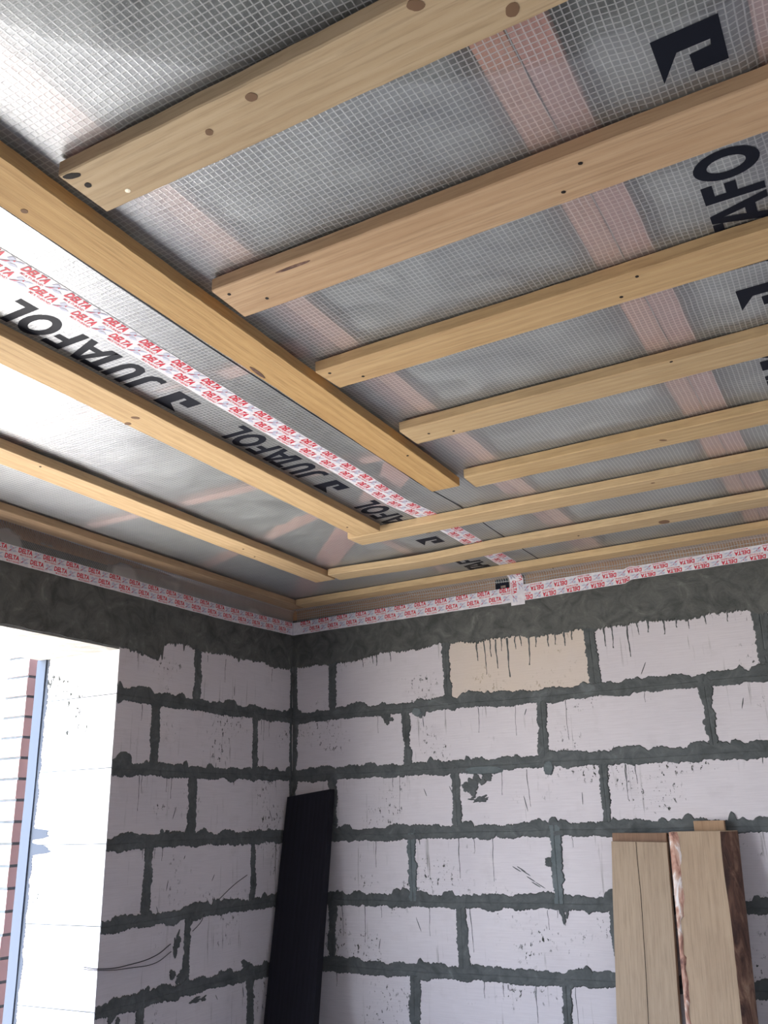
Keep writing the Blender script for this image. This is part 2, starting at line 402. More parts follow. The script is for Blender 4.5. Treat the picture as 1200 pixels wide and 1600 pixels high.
for i in range(22):   # scratches dragged with the trowel
    x, z = random.uniform(.3, 2.2), random.uniform(-1.5, -.3); blob(bm, PB, x, z, .0016, random.uniform(.010, .03), .0012, 10, .3, random.uniform(-.5, .5))
for i in range(6): blob(bm, PB, 1.04+i*.018, -1.02-i*.012+random.uniform(-.01, .01), .0018, .022, .0012, 10, .3, 1.05)
wb = bpy.data.objects['wall_back']; wl = bpy.data.objects['wall_left']
obj('mortar', bm, M['mortar'], wb, smooth=False); obj('light_mortar', bml, M['mortar_light'], wb)
# --- left wall (y runs from the window jamb to the corner)
bm = bmesh.new(); bml = bmesh.new()
lowc = {3: lambda s: -.018*(-s/1.09)*0, }
for k, z in enumerate(HJ):
    sl = (0, .005, 0, .022, .030, .0, 0, 0)[k]
    cf = (lambda s, sl=sl: sl*(-.5-s)/.5*-1) if False else (lambda s, sl=sl: -sl*((-s)-.55)/.55 if sl else 0.0)
    joint(bm, lambda s, t, d, z=z: PL(s, z+t, d), -1.09, 0, .017, .018, .0042, lup=(.004, .034), ldn=(0, .014), centre=None)
lodd, leven = [-.658], [-.885, -.272]
for r in range(len(HJ)):
    for y in (lodd if r % 2 == 0 else leven):
        w_ = random.uniform(.013, .020)
        joint(bm, lambda s, t, d, y=y: PLv(s, y+t, d), HJ[r], tops[r]+.02, w_, w_, .0034, lup=(0, .014), ldn=(0, .014))
joint(bm, lambda s, t, d: PLv(s, -.004+t, d), -2.4, -.12, .0, .010, .0030, lup=(0, 0), ldn=(0, .008))
blob(bm, PL, -1.035, -.612, .042, .030, .005, 40, .12)
for a in ((-.80, -.862, .05, .018), (-.715, -1.235, .025, .05), (-.70, -1.34, .05, .03), (-.64, -1.15, .015, .03),
          (-1.0, -1.42, .05, .03), (-.86, -1.37, .03, .02), (-.58, -1.435, .05, .012), (-.40, -1.365, .045, .018), (-.31, -1.36, .03, .025)):
    smear(bm, PL, *a)
for i in range(18): streak(bm, PL, random.uniform(-1.0, -.1), random.choice((-.18, -.41, -.66, -.91)), random.uniform(.02, .13), .0012, .0009)
for i in range(14):
    y, z = random.uniform(-1.0, -.05), random.uniform(-1.5, -.3); blob(bm, PL, y, z, .0016, random.uniform(.008, .025), .0012, 10, .3, random.uniform(-.6, .6))
# thin bed joints on the jamb
for z in HJ[:6]:
    box(bm, (-.40, -1.0905, z-.0015+.002), (0, -1.089, z+.0015+.002))
obj('mortar', bm, M['mortar'], wl); bml.free()

# --- concrete band at the top of both walls, ragged lower edge with drips
def band(P, s0, s1, low, parent, drips):
    bm = bmesh.new(); prev = None; n = int((s1-s0)/.004); sd = random.random()*30
    for i in range(n+1):
        s = s0+(s1-s0)*i/n
        lo = low(s)+.008*vnoise(s*22, sd)+random.uniform(-.005, .005)
        for (c, wd, L) in drips:
            if abs(s-c) < wd: lo -= L*(1-abs(s-c)/wd)
        h = .0048
        cur = [bm.verts.new(P(s, lo, .0004)), bm.verts.new(P(s, lo+.006, h)), bm.verts.new(P(s, .0, h)), bm.verts.new(P(s, .0655, h*.4))]
        if prev:
            for j in range(3): bm.faces.new((prev[j], prev[j+1], cur[j+1], cur[j]))
        prev = cur
    return obj('concrete_band', bm, M['band'], parent)
def interp(pts):
    def f(s):
        if s <= pts[0][0]: return pts[0][1]
        for (a, va), (b, vb) in zip(pts, pts[1:]):
            if s <= b: return va+(vb-va)*(s-a)/(b-a)
        return pts[-1][1]
    return f
dr = []
band(PB, 0, 3.2, interp([(0, -.15), (.22, -.165), (.45, -.145), (.77, -.135), (.86, -.135), (1.35, -.150), (1.5, -.145), (1.75, -.15), (2.0, -.150), (2.05, -.17), (2.1, -.14)]), wb, dr)
band(PL, WY1, 0, interp([(-1.09, -.222), (-.93, -.232), (-.885, -.235), (-.870, -.185), (-.80, -.162), (-.70, -.165), (-.5, -.168), (-.278, -.160), (-.15, -.175), (0, -.155)]), wl,
     [(-.87, .005, .06), (-.75, .004, .03), (-.8, .006, .02), (-.62, .006, .015), (-.4, .008, .015)])

# ------------------------------------------------------------------ above the film: joists and mineral wool
def beam(name, a, b, wd, z0, z1, m, label, cat, group=None, color=(1, 1, 1)):
    """straight timber between plan points a and b"""
    a, b = Vector(a), Vector(b); L = (b-a).length; ang = math.atan2(b.y-a.y, b.x-a.x)
    bm = bmesh.new(); box(bm, (0, -wd/2, 0), (L, wd/2, z1-z0))
    bmesh.ops.bevel(bm, geom=bm.edges[:], offset=.002, segments=1)
    bmesh.ops.transform(bm, matrix=Matrix.Translation((a.x, a.y, z0)) @ Matrix.Rotation(ang, 4, 'Z'), verts=bm.verts)
    o = obj(name, bm, m, None, (a.x, a.y, z0), ang)
    return tag(o, label, cat, group, color=color)
FZ = .112
JZ = FZ+.012
G = 'joists behind the film'
jl = [(1.470, .040, 'timber joist behind the film along the wide spruce board, its left half'), (1.525, .046, 'pale timber joist behind the film along the wide spruce board, its right half'),
      (2.092, .048, 'pinkish timber joist in the middle of the right bays, left one of its pair'), (2.146, .052, 'pinkish timber joist in the middle of the right bays, right one of its pair'),
      (2.425, .052, 'timber joist behind the film at the right edge of the photo')]
for k, (x, wd, lab) in enumerate(jl):
    beam('ceiling_joist', (x, -5.4), (x, -.07), wd, JZ+(.010 if k == 0 else 0), JZ+.15, M['joist'], lab, 'joist', G, ((.75, .62, .66), (1, .95, .88), (1, .86, .74), (.95, .82, .82), (.95, .85, .85))[k])
beam('ceiling_joist', (.895, -.80), (.895, -.07), .036, JZ, JZ+.15, M['joist'], 'short thin timber joist behind the film right of the corner of the room', 'joist', G)
beam('ceiling_joist', (.05, -1.415), (1.43, -1.415), .040, JZ, JZ+.15, M['joist'], 'thin timber joist behind the film crossing between the left battens', 'joist', G)
beam('ceiling_joist', (.05, -2.03), (1.43, -2.03), .045, JZ, JZ+.15, M['joist'], 'timber joist behind the bright film nearest the window, crossing the left battens', 'joist', G)
beam('ceiling_joist', (.10, -.79), (.86, -1.09), .038, JZ, JZ+.15, M['joist'], 'slanting thin timber joist behind the film near the corner', 'joist', G)
beam('hip_rafter', (.10, -.12), (1.40, -1.43), .095, JZ, JZ+.17, M['joist'], 'diagonal timber rafter behind the film running into the corner of the room', 'rafter', None, (.92, .82, .86))
struct('trim_5', boxes(((-.3, -.003, .0662), (ROOMX, .12, FZ+.10)), ((-.3, -5.5, .0662), (-.003, -.003, FZ+.10))), M['pine']).color = (.80, .62, .54, 1)
def slab(x0, y0, x1, y1, label):
    bm = bmesh.new(); nx, ny = max(2, int((x1-x0)/.05)), max(2, int((y1-y0)/.05))
    g = [[bm.verts.new((x0+(x1-x0)*i/nx, y0+(y1-y0)*j/ny, FZ+.022+random.uniform(0, .012))) for j in range(ny+1)] for i in range(nx+1)]
    for i in range(nx):
        for j in range(ny): bm.faces.new((g[i][j], g[i][j+1], g[i+1][j+1], g[i+1][j]))
    r = bmesh.ops.extrude_face_region(bm, geom=bm.faces[:])
    for v_ in r['geom']:
        if isinstance(v_, bmesh.types.BMVert): v_.co.z = FZ+.14
    return tag(obj('insulation_slab', bm, M['wool'], None, (x0, y0, FZ+.02), smooth=True), label, 'insulation', 'insulation slabs behind the film')
slab(1.551, -5.4, 2.066, -.07, 'grey mineral wool insulation behind the film between the wide board and the pair of joists')
slab(2.173, -5.4, 2.397, -.07, 'grey mineral wool insulation behind the film under the large black lettering at right')
slab(2.453, -5.4, 4.6, -.07, 'grey mineral wool insulation behind the film at the far right of the ceiling')
slab(.08, -5.4, 1.44, -2.06, 'pale mineral wool insulation behind the brightest film at the upper left')
slab(.08, -2.0, 1.44, -1.44, 'mineral wool insulation behind the film between the two joists that cross the left battens')
slab(.08, -1.39, 1.40, -.07, 'mineral wool insulation behind the film over the corner of the room')

# ------------------------------------------------------------------ reinforced film
def sag(x, y):
    mk = 1.0
    if .98 < x < 1.25 or 2.24 < x < 2.40: mk = 0
    if 1.2 < x < 1.36: mk = 0
    v_ = .5+.25*vnoise(x*7+y*1.5, 1)+.25*vnoise(y*6-x*2, 4)
    return .005*mk*v_
def film(x0, x1, y0, label, z=FZ):
    bm = bmesh.new(); nx = int((x1-x0)/.03); ny = 130
    prof = [(y0+(-.03-y0)*j/ny, z) for j in range(ny+1)]+[(-.018, z-.003), (-.010, z-.010), (-.0075, z-.022), (-.0065, z-.04), (-.0062, z-.075)]
    g = []
    for i in range(nx+1):
        x = x0+(x1-x0)*i/nx
        g.append([bm.verts.new((x, y, zz+(sag(x, y)*min(1, (-y)/.3) if zz == z else 0))) for y, zz in prof])
    for i in range(nx):
        for j in range(len(prof)-1): bm.faces.new((g[i][j], g[i+1][j], g[i+1][j+1], g[i][j+1]))
    return tag(obj('vapour_barrier_film', bm, M['film'], None, (x0, y0, z), smooth=True), label, 'plastic film')
# the left sheet also comes down on the left wall
fa = film(.03, 1.17, -5.4, 'grid-reinforced translucent film over the left part of the ceiling, bright near the window')
bm = bmesh.new(); prev = None
for i in range(160):
    y = -5.3+i*(5.3-.006)/159
    cur = [bm.verts.new(p) for p in ((.03, y, FZ), (.018, y, FZ-.003), (.010, y, FZ-.010), (.0075, y, FZ-.022), (.0065, y, FZ-.04), (.0062, y, FZ-.085))]
    if prev:
        for j in range(5): bm.faces.new((prev[j], prev[j+1], cur[j+1], cur[j]))
    prev = cur
obj('turned_down_edge', bm, M['film'], fa, smooth=True)
fb = film(1.14, 4.6, -5.4, 'grid-reinforced translucent film over the right part of the ceiling with large black lettering', FZ+.0004)
def wavy_line(x0, wd, z, y0, y1, amp, seed, parent, m, name='printed_line'):
    bm = bmesh.new(); prev = None; n = 200
    for i in range(n+1):
        y = y0+(y1-y0)*i/n; x = x0(y)+amp*vnoise(y*4, seed)
        cur = (bm.verts.new((x, y, z)), bm.verts.new((x+wd, y, z)))
        if prev: bm.faces.new((prev[0], prev[1], cur[1], cur[0]))
        prev = cur
    return obj(name, bm, m, parent)
wavy_line(interp([(-5.4, 1.292), (-2.7, 1.291), (-2.17, 1.283), (-1.2, 1.284), (-.95, 1.300), (-.7, 1.294), (-.03, 1.297)]), .0045, FZ-.0003, -5.4, -.03, .002, 2, fb, M['ink'])

# ------------------------------------------------------------------ large black lettering on the film (reads towards -y, tops towards -x)
LOGO = [[(-.041, 1.0), (.042, 1.0), (.042, .08), (-.041, .08), (-.041, .55), (-.006, .56), (-.004, .26), (.006, .25), (.005, .71)]]
# real outline of the mark, in (s, c) with s from the mark's centre and c = 0 at the baseline side
LOGO = [[(.0395, 1.0), (.042, .08), (-.040, .08), (-.041, .55), (-.007, .56), (-.004, .26), (.006, .25), (.005, .71), (-.042, .99)]]
def ell(cs, cc, rs, rc, n=28): return [(cs+rs*math.cos(2*math.pi*i/n), cc+rc*math.sin(2*math.pi*i/n)) for i in range(n)]
def letters():
    P = list(map(lambda q: ('poly', q), LOGO)); k = .017  # stroke width in s
    kc = .20
    # J
    P.append(('poly', [(.118, 1), (.140, 1), (.140, .30), (.134, .10), (.118, 0), (.098, 0), (.092, .03), (.092, .22), (.100, .19), (.110, .20), (.118, .32)]))
    P.append(('poly', [(.152, 1), (.172, 1), (.172, .36), (.176, .22), (.183, .18), (.190, .22), (.194, .36), (.194, 1), (.213, 1), (.213, .32), (.207, .08), (.192, -.02), (.174, -.02), (.159, .08), (.152, .32)]))
    P.append(('poly', [(.218, 1), (.276, 1), (.276, .82), (.257, .82), (.257, 0), (.237, 0), (.237, .82), (.218, .82)]))
    P.append(('A', [(.252, 0), (.281, 1), (.303, 1), (.332, 0), (.312, 0), (.306, .22), (.278, .22), (.272, 0)], [(.283, .40), (.301, .40), (.292, .78)]))
    P.append(('poly', [(.337, 0), (.337, 1), (.386, 1), (.386, .81), (.356, .81), (.356, .62), (.382, .62), (.382, .43), (.356, .43), (.356, 0)]))
    P.append(('ring', ell(.428, .5, .037, .53), ell(.428, .5, .018, .31)))
    P.append(('poly', [(.472, 1), (.491, 1), (.491, .19), (.517, .19), (.517, 0), (.472, 0)]))
    return P
GL = letters()
def add_fill(bm, outer, inner, F):
    """planar letter from outlines, triangulated"""
    es = []
    for loop in ([outer] + ([inner] if inner else [])):
        vs = [bm.verts.new(F(s, c)) for s, c in loop]
        es += [bm.edges.new((vs[i], vs[(i+1) % len(vs)])) for i in range(len(vs))]
    bmesh.ops.triangle_fill(bm, use_beauty=True, use_dissolve=False, edges=es)
def lettering(xb, h, yc, scale, parent, z, clip_y=None, F=None):
    bm = bmesh.new()
    for g in GL:
        outer = g[1]; inner = g[2] if len(g) > 2 else None
        Fx = F or (lambda s, c: (xb-h*c, yc-s*scale, z))
        tmp = bmesh.new(); add_fill(tmp, outer, inner, Fx)
        me = bpy.data.meshes.new('t'); tmp.to_mesh(me); tmp.free(); bm.from_mesh(me); bpy.data.meshes.remove(me)
    return bm
zl = FZ-.0003
mbm = bmesh.new()
def merge(dst, src):
    me = bpy.data.meshes.new('t'); src.to_mesh(me); src.free(); dst.from_mesh(me); bpy.data.meshes.remove(me)
for yc in (-.658, -1.322, -2.002, -2.68, -3.36): merge(mbm, lettering(1.1025, .092, yc, .95, fa, zl))
GL_ = GL; GL = GL_[1:]; tmp = lettering(1.1025, .092, .014, .95, fa, zl); GL = GL_; merge(mbm, tmp)
# the last mark on the turned-down end at the back wall
tmp = bmesh.new(); add_fill(tmp, [(1.035, .108), (1.095, .108), (1.095, .060), (1.035, .060)], [(1.058, .080), (1.080, .080), (1.080, .070), (1.058, .070)], lambda s, c: (s, -.0078, c))
merge(mbm, tmp)

obj('printed_lettering', mbm, M['ink'], fa)
mbm = bmesh.new()
for yc in (-.40, -1.082, -1.762, -2.445, -3.127): merge(mbm, lettering(2.371, .0935, yc, 1.0, fb, zl))
obj('printed_lettering', mbm, M['ink'], fb)

# ------------------------------------------------------------------ printed sealing tape
def text_mesh(body, bold, shear=0.0):
    c = bpy.data.curves.new('t', 'FONT'); c.body = body; c.size = 1; c.offset = bold; c.resolution_u = 2; c.shear = shear
    o = bpy.data.objects.new('t', c); COL.objects.link(o); bpy.context.view_layer.update()
    dg = bpy.context.evaluated_depsgraph_get(); me = o.evaluated_get(dg).to_mesh()
    vs = [(v_.co.x, v_.co.y) for v_ in me.vertices]; fs = [tuple(p.vertices) for p in me.polygons]
    o.evaluated_get(dg).to_mesh_clear(); bpy.data.objects.remove(o); bpy.data.curves.remove(c)
    x0, x1 = min(v_[0] for v_ in vs), max(v_[0] for v_ in vs); y0, y1 = min(v_[1] for v_ in vs), max(v_[1] for v_ in vs)
    return [((x-x0)/(x1-x0), (y-y0)/(y1-y0)) for x, y in vs], fs
TD = text_mesh('DELTA', .035, .12); TM = text_mesh('MULTI-BAND', .012)
def put(bm, T, s, t, w_, h_, F, d):
    vs = [bm.verts.new(F(s+x*w_, t+y*h_, d)) for x, y in T[0]]
    for f in T[1]:
        try: bm.faces.new([vs[i] for i in f])
        except ValueError: pass
def tape(F, L, width, label, name='sealing_tape', phase=0.0, flip=False, ends=True, seg=.01, group=None):
    """F(s, t, d): s along the tape, t across (0..width, text upwards), d out"""
    Fo = (lambda s, t, d: F(L-s, width-t, d)) if flip else F
    bm = bmesh.new(); n = max(2, int(L/seg)); prev = None
    for i in range(n+1):
        s = L*i/n; j0, j1 = .0006*vnoise(s*40, 1), .0006*vnoise(s*37, 6)
        cur = [bm.verts.new(F(s, j0, 0)), bm.verts.new(F(s, width/2, .0003)), bm.verts.new(F(s, width+j1, 0))]
        if prev: bm.faces.new((prev[0], prev[1], cur[1], cur[0])); bm.faces.new((prev[1], prev[2], cur[2], cur[1]))
        prev = cur
    base = tag(obj(name, bm, M['tape'], None, F(L/2, 0, 0)), label, 'tape', group)
    red, lil = bmesh.new(), bmesh.new()
    for row in (0, 1):
        t0 = .0085+row*.029; s = phase+(.05 if row == 0 else 0)-.1
        while s < L-.002:
            if s > 0.002 and s+.057 < L:
                put(red, TD, s, t0+.004, .056, .0165, Fo, .0008)
                put(red, TM, s+.008, t0-.0045, .050, .0052, Fo, .0008)
            if s+.058 > 0 and s+.098 < L:
                # wing marks between the words
                q = s+.060
                for pts, tgt in (([(0, -.001), (.012, .0), (.022, .011), (.036, .020), (.026, .019), (.012, .010)], lil), ([(.014, .003), (.022, .0), (.036, .004), (.026, .008)], lil),
                                 ([(.004, .012), (.012, .010), (.018, .018), (.008, .021)], lil), ([(.001, -.001), (.010, .003), (.015, .010), (.009, .006)], red), ([(.016, .013), (.020, .012), (.019, .017)], red)):
                    vs = [tgt.verts.new(Fo(q+a_, t0+b_, .0007 if tgt is lil else .0009)) for a_, b_ in pts]; tgt.faces.new(vs)
            s += .1
    obj('red_print', red, M['red_ink'], base); obj('grey_print', lil, M['lilac_ink'], base)
    return base
def lin(p, t0, t1):
    return lambda s: t0+(t1-t0)*s/p
# left wall (s from y=-3.2 to the corner)
L1 = 3.19
F1 = lambda s, t, d: (.0085+d, -L1-.0095+s, interp([(0, -.024), (1.6, -.022), (2.7, -.019), (L1, -.006)])(s)+t)
tape(F1, L1, .060, 'white tape with red print along the top of the left wall over the window', phase=L1-1.573+.0095-1.6-.0)
# back wall, left run
L2 = 1.115
F2 = lambda s, t, d: (.0095+s, -.0085-d, interp([(0, -.006), (.25, -.003), (.8, 0), (L2, .003)])(s)+t*(1.02+.1*s/L2))
tape(F2, L2, .058, 'white tape with red print on the back wall from the corner to the crossing tape', phase=.042)
L3 = 2.1
F3 = lambda s, t, d: (1.125+s, -.0092-d, interp([(0, .002), (.25, .010), (.45, .014), (.475, .025), (1.0, .031), (L3, .036)])(s)+t*interp([(0, 1.16), (.4, 1.05), (.5, .86), (1.0, .92), (L3, .92)])(s))
tape(F3, L3, .060, 'white tape with upside-down red print on the back wall right of the crossing tape', phase=.03, flip=True)
# ceiling tape, running to the back wall and down it
zt = FZ-.0005
cpts = [(1.127, -3.5), (1.127, -2.5), (1.124, -2.29), (1.118, -1.93), (1.120, -1.39), (1.113, -1.10), (1.133, -.92), (1.137, -.74), (1.137, -.22), (1.10, -.045)]
clen = [0]
for a, b_ in zip(cpts, cpts[1:]): clen.append(clen[-1]+math.dist(a, b_))
LC = clen[-1]+.02+.115
fx = interp([(l, p[0]) for l, p in zip(clen, cpts)]); fy = interp([(l, p[1]) for l, p in zip(clen, cpts)])
def F4(s, t, d):
    tt = t*1.25 if s < clen[-2] else t*(1.25-.25*min(1, (s-clen[-2])/.15))
    if s <= clen[-1]: return (fx(s)+tt, fy(s), zt-d)
    u = s-clen[-1]
    if u < .03: a_ = u/.03*math.pi/2; return (1.10+tt, -.045+.033*math.sin(a_), zt-.018*(1-math.cos(a_))-d)
    return (1.10+tt, -.0105-d, zt-.018-(u-.03))
tape(F4, LC, .060, 'wrinkled white tape with red print across the ceiling film and down the back wall', phase=.04)

# ------------------------------------------------------------------ battens
ZB, TH = .085, .025
def batten(name, p0, p1, side, w0, w1, label, cat, group, color, x_ext=None, seed=0, wane=.0, bow=0.0, th=TH, rough=.0012, end_cut=0.0, blunt=0.0):
    """p0 near-end plan point of the reference edge, p1 far end; side = +1/-1 which side the width lies"""
    a, b = Vector((p0[0], p0[1], 0)), Vector((p1[0], p1[1], 0)); d = (b-a); L = d.length; d.normalize()
    nrm = Vector((-d.y, d.x, 0))*side; ang = math.atan2(d.y, d.x)
    n = max(8, int(L/.02)); bm = bmesh.new(); prev = None
    for i in range(n+1):
        s = L*i/n; f = s/L; wd = w0+(w1-w0)*f
        e0 = rough*vnoise(s*9, seed)+random.uniform(-.0005, .0005); e1 = rough*vnoise(s*8, seed+5)+random.uniform(-.0005, .0005)
        wn = wane*max(0, vnoise(s*3.1, seed+2)); dz = -bow*math.sin(math.pi*min(1, s/.8))**2
        sh0, sh1 = end_cut*(1-min(1, s/.001)) if i == 0 else 0, 0
        A_ = a+d*(s+(end_cut if i == 0 else 0)); B_ = a+d*s
        pts = [A_+nrm*e0+Vector((0, 0, ZB+th+dz)), A_+nrm*(e0+wn*.3)+Vector((0, 0, ZB+.002+wn*.6+dz)), A_+nrm*(e0+.002+wn)+Vector((0, 0, ZB+dz)),
               B_+nrm*(wd/2)+Vector((0, 0, ZB+dz)), B_+nrm*(wd-.002+e1)+Vector((0, 0, ZB+dz)), B_+nrm*(wd+e1)+Vector((0, 0, ZB+.002+dz)), B_+nrm*(wd+e1)+Vector((0, 0, ZB+th+dz))]
        cur = [bm.verts.new(p) for p in pts]
        if prev:
            for j in range(7): bm.faces.new((prev[j], prev[(j+1) % 7], cur[(j+1) % 7], cur[j]))
        else: bm.faces.new(cur)
        prev = cur
    bm.faces.new(prev)
    o = obj(name, bm, M['pine'], None, (a.x, a.y, ZB), ang)
    return tag(o, label, cat, group, color=color)
def disc(o, name, x, y, rx, ry, m, ang=0, label=None, depth=.0006, n=18):
    bm = bmesh.new(); sd = random.random()*9
    c = bm.verts.new((x, y, ZB-depth)); ring = []; low = []
    for i in range(n):
        a = 2*math.pi*i/n; k = 1+.12*vnoise(a*2, sd)
        dx, dy = rx*k*math.cos(a), ry*k*math.sin(a)
        dx, dy = dx*math.cos(ang)-dy*math.sin(ang), dx*math.sin(ang)+dy*math.cos(ang)
        ring.append(bm.verts.new((x+dx, y+dy, ZB-depth*.8))); low.append(bm.verts.new((x+dx, y+dy, ZB+.002)))
    for i in range(n):
        j = (i+1) % n; bm.faces.new((c, ring[i], ring[j])); bm.faces.new((ring[i], low[i], low[j], ring[j]))
    p = obj(name, bm, m, o)
    if label: p['label'] = label
    return p
XR = 3.9
GB = 'battens running parallel to the back wall'
spec = [  # y of the near edge at left, at x=2.3; width; left x; colour; label
 (-3.08, -3.085, .098, 1.445, (.98, .95, .90), 'batten at the very top of the photo, mostly out of the frame'),
 (-2.717, -2.722, .098, 1.455, (.98, .96, .90), 'rough spruce batten with a split corner, topmost of those beside the wide board'),
 (-2.358, -2.368, .103, 1.446, (1.0, .88, .80), 'spruce batten with a reddish rough end, second from the top beside the wide board'),
 (-1.996, -2.018, .094, 1.442, (1.02, .90, .70), 'yellowish spruce batten third from the top beside the wide board'),
 (-1.622, -1.640, .098, 1.443, (.98, .92, .78), 'spruce batten with a bark-edged side and frayed left end, fourth from the top'),
 (-1.238, -1.254, .094, 1.443, (1.0, .92, .74), 'spruce batten starting just past the end of the wide board'),
 (-.920, -.922, .096, .868, (1.02, .96, .82), 'spruce batten butted against the end of the second left batten'),
 (-.548, -.562, .094, .548, (1.02, .98, .86), 'bowed spruce batten with an oval knot, second from the back wall'),
 (-.197, -.228, .076, .150, (1.04, .98, .82), 'narrow spruce batten closest to the back wall, just above the tape')]
bt = {}
for k, (y0, y1, wd, x0, colr, lab) in enumerate(spec):
    if k == 0: continue
    sl = (y1-y0)/(2.3-x0)
    bt[k] = batten('ceiling_batten', (x0, y0), (XR, y0+sl*(XR-x0)), 1, wd, wd, lab, 'batten', GB, colr, seed=k*3.3, wane=(.0, .001, .001, .001, .012, .002, .004, .008, .003)[k],
                   end_cut=.004*((k*7) % 3-1), bow=.008 if k == 7 else 0)
GLt = 'battens running parallel to the left wall'
bt['LB'] = batten('ceiling_board', (1.428, -5.35), (1.409, -1.182), 1, .096, .093, 'wide golden spruce board running parallel to the window wall between the two batten fields', 'board', None, (.97, .80, .52), seed=2)
bt['M2'] = batten('ceiling_batten', (1.003, -5.35), (1.000, -.934), 1, .094, .100, 'spruce batten left of the large black lettering, nearest to the wide board', 'batten', GLt, (1.04, .94, .76), seed=5)
bt['M3'] = batten('ceiling_batten', (.546, -5.35), (.536, -.478), 1, .094, .092, 'spruce batten in the middle of the bright left ceiling', 'batten', GLt, (1.06, .98, .84), seed=6)
bt['M4'] = batten('ceiling_batten', (.146, -5.35), (.146, -.128), 1, .090, .072, 'spruce batten closest to the left wall, above the tape', 'batten', GLt, (.85, .76, .68), seed=7)
for k, x, y, rx, ry in ((1, 1.795, -2.696, .008, .008), (1, 1.705, -2.674, .006, .006), (1, 2.149, -2.647, .009, .010), (1, 2.051, -2.712, .011, .008), (5, 2.0, -1.20, .010, .005),
                        (7, 1.842, -.490, .020, .018), (6, 1.9, -.89, .006, .004), ('M2', .891+.02, -2.015, .008, .008), ('M2', .95, -2.03, .010, .007), ('LB', 1.346, -2.688, .006, .005)):
    disc(bt[k], 'knot', x, y, rx, ry, M['knot'], random.random())
for k, x, y in ((1, 1.477, -2.681), (2, 1.522, -2.287), (2, 1.471, -2.334), (3, 1.462, -1.976), (3, 1.516, -1.925), (3, 2.134, -1.996), (3, 2.091, -1.943), (2, 2.137, -2.341), (2, 2.094, -2.291),
                ('LB', 1.387, -1.47), (4, 1.50, -1.57), (4, 1.56, -1.55), (4, 2.115, -1.63), (7, 1.55, -.50), ('M3', .494, -1.021), ('M3', .468, -.92), ('M3', .52, -1.937), ('M2', .93, -1.03)):
    disc(bt[k], 'nail_hole', x, y, .0035 if k != 1 else .006, .0035 if k != 1 else .005, M['hole'])
s_ = disc(bt[1], 'screw_head', 1.519, -2.641, .0045, .0045, M['steel'], label='brass-coloured screw head')
disc(bt['LB'], 'bark_mark', 1.332, -2.061, .005, .030, M['bark'], .1)
disc(bt[2], 'bark_mark', 1.62, -2.345, .035, .004, M['bark'])
# split corner of the topmost batten
disc(bt[1], 'split', 1.472, -2.708, .014, .006, M['hole'], .3)

# ------------------------------------------------------------------ things leaning on the back wall
def leaning(name, xl, xr, top, ytop, foot_y, th, m, label, cat, top_slope=0.0, wl=0.0, wr=0.0, xl1=None, xr1=None, seed=0, group=None, color=(1, 1, 1)):
    """board standing on the floor, leaning on the back wall. front face at ytop at the top and foot_y at the floor; wl, wr = wane (bark) widths"""
    H = top-FL; ns = 60; bm = bmesh.new(); prev = None
    xl1 = xl if xl1 is None else xl1; xr1 = xr if xr1 is None else xr1
    for i in range(ns+1):
        f = i/ns; z = top-H*f; y = ytop+(foot_y-ytop)*f
        a = xl+(xl1-xl)*f+.0012*vnoise(z*7, seed); b = xr+(xr1-xr)*f+.0012*vnoise(z*6, seed+2)
        wlv = wl*(.75+.35*vnoise(z*9, seed+4)) if wl else 0; wrv = wr*(.9+.15*vnoise(z*4, seed+6)) if wr else 0
        ts = top_slope if i == 0 else 0
        cur = [bm.verts.new(p) for p in ((a+wlv, y, z), (b-wrv, y, z+ts), (b, y+th*(.75 if wr else .0)+.001, z+ts), (b, y+th, z+ts), (a, y+th, z), (a, y+th*(.5 if wl else 0)+.001, z))]
        if prev:
            for j in range(6): bm.faces.new((prev[j], prev[(j+1) % 6], cur[(j+1) % 6], cur[j]))
        else: bm.faces.new(cur)
        prev = cur
    bm.faces.new(prev)
    # object's x axis runs along the board so that the grain follows it
    ang = math.atan2(foot_y-ytop, -H)
    me = bpy.data.meshes.new(name); o = bpy.data.objects.new(name, me); COL.objects.link(o)
    d = Vector((0, foot_y-ytop, -H)).normalized(); xax = Vector((1, 0, 0)); nn = d.cross(xax)
    mw = Matrix(((d.x, xax.x, nn.x, (xl+xr)/2), (d.y, xax.y, nn.y, foot_y+th/2), (d.z, xax.z, nn.z, 0), (0, 0, 0, 1)))
    bmesh.ops.translate(bm, verts=bm.verts, vec=(0, 0, Z0)); bmesh.ops.transform(bm, matrix=mw.inverted(), verts=bm.verts)
    bmesh.ops.recalc_face_normals(bm, faces=bm.faces); bm.to_mesh(me); bm.free(); me.materials.append(m); o.matrix_world = mw; pm[o.name] = mw
    return tag(o, label, cat, group, color=color)
leaning('black_board', .012, .232, -.727, -.050, -.37, .040, M['black_wood'], 'tall black board leaning in the corner of the room', 'board', top_slope=.024, xl1=.03, xr1=.275, seed=1)
GP = 'planks leaning on the back wall'
YT = -.062
p1 = leaning('timber_plank', 1.440, 1.634, -.927, YT-.03, -.37, .030, M['plank'], 'grey-brown plank with a long crack, front left of the leaning planks', 'plank', top_slope=-.006, xl1=1.41, xr1=1.625, seed=3, group=GP, color=(1.0, .95, .88))
leaning('timber_plank', 1.437, 1.628, -.900, YT+.002, -.338, .030, M['plank'], 'darker plank whose top shows just above the cracked plank', 'plank', top_slope=-.003, xl1=1.41, xr1=1.620, seed=4, group=GP, color=(.62, .48, .42))
p3 = leaning('timber_plank', 1.643, 1.862, -.899, YT-.020, -.37, .05, M['plank'], 'thick pale plank with bark on both edges, right of the leaning planks', 'plank', wl=.006, wr=.048, xl1=1.660, xr1=1.850, seed=5, group=GP, color=(1.08, 1.0, .90))
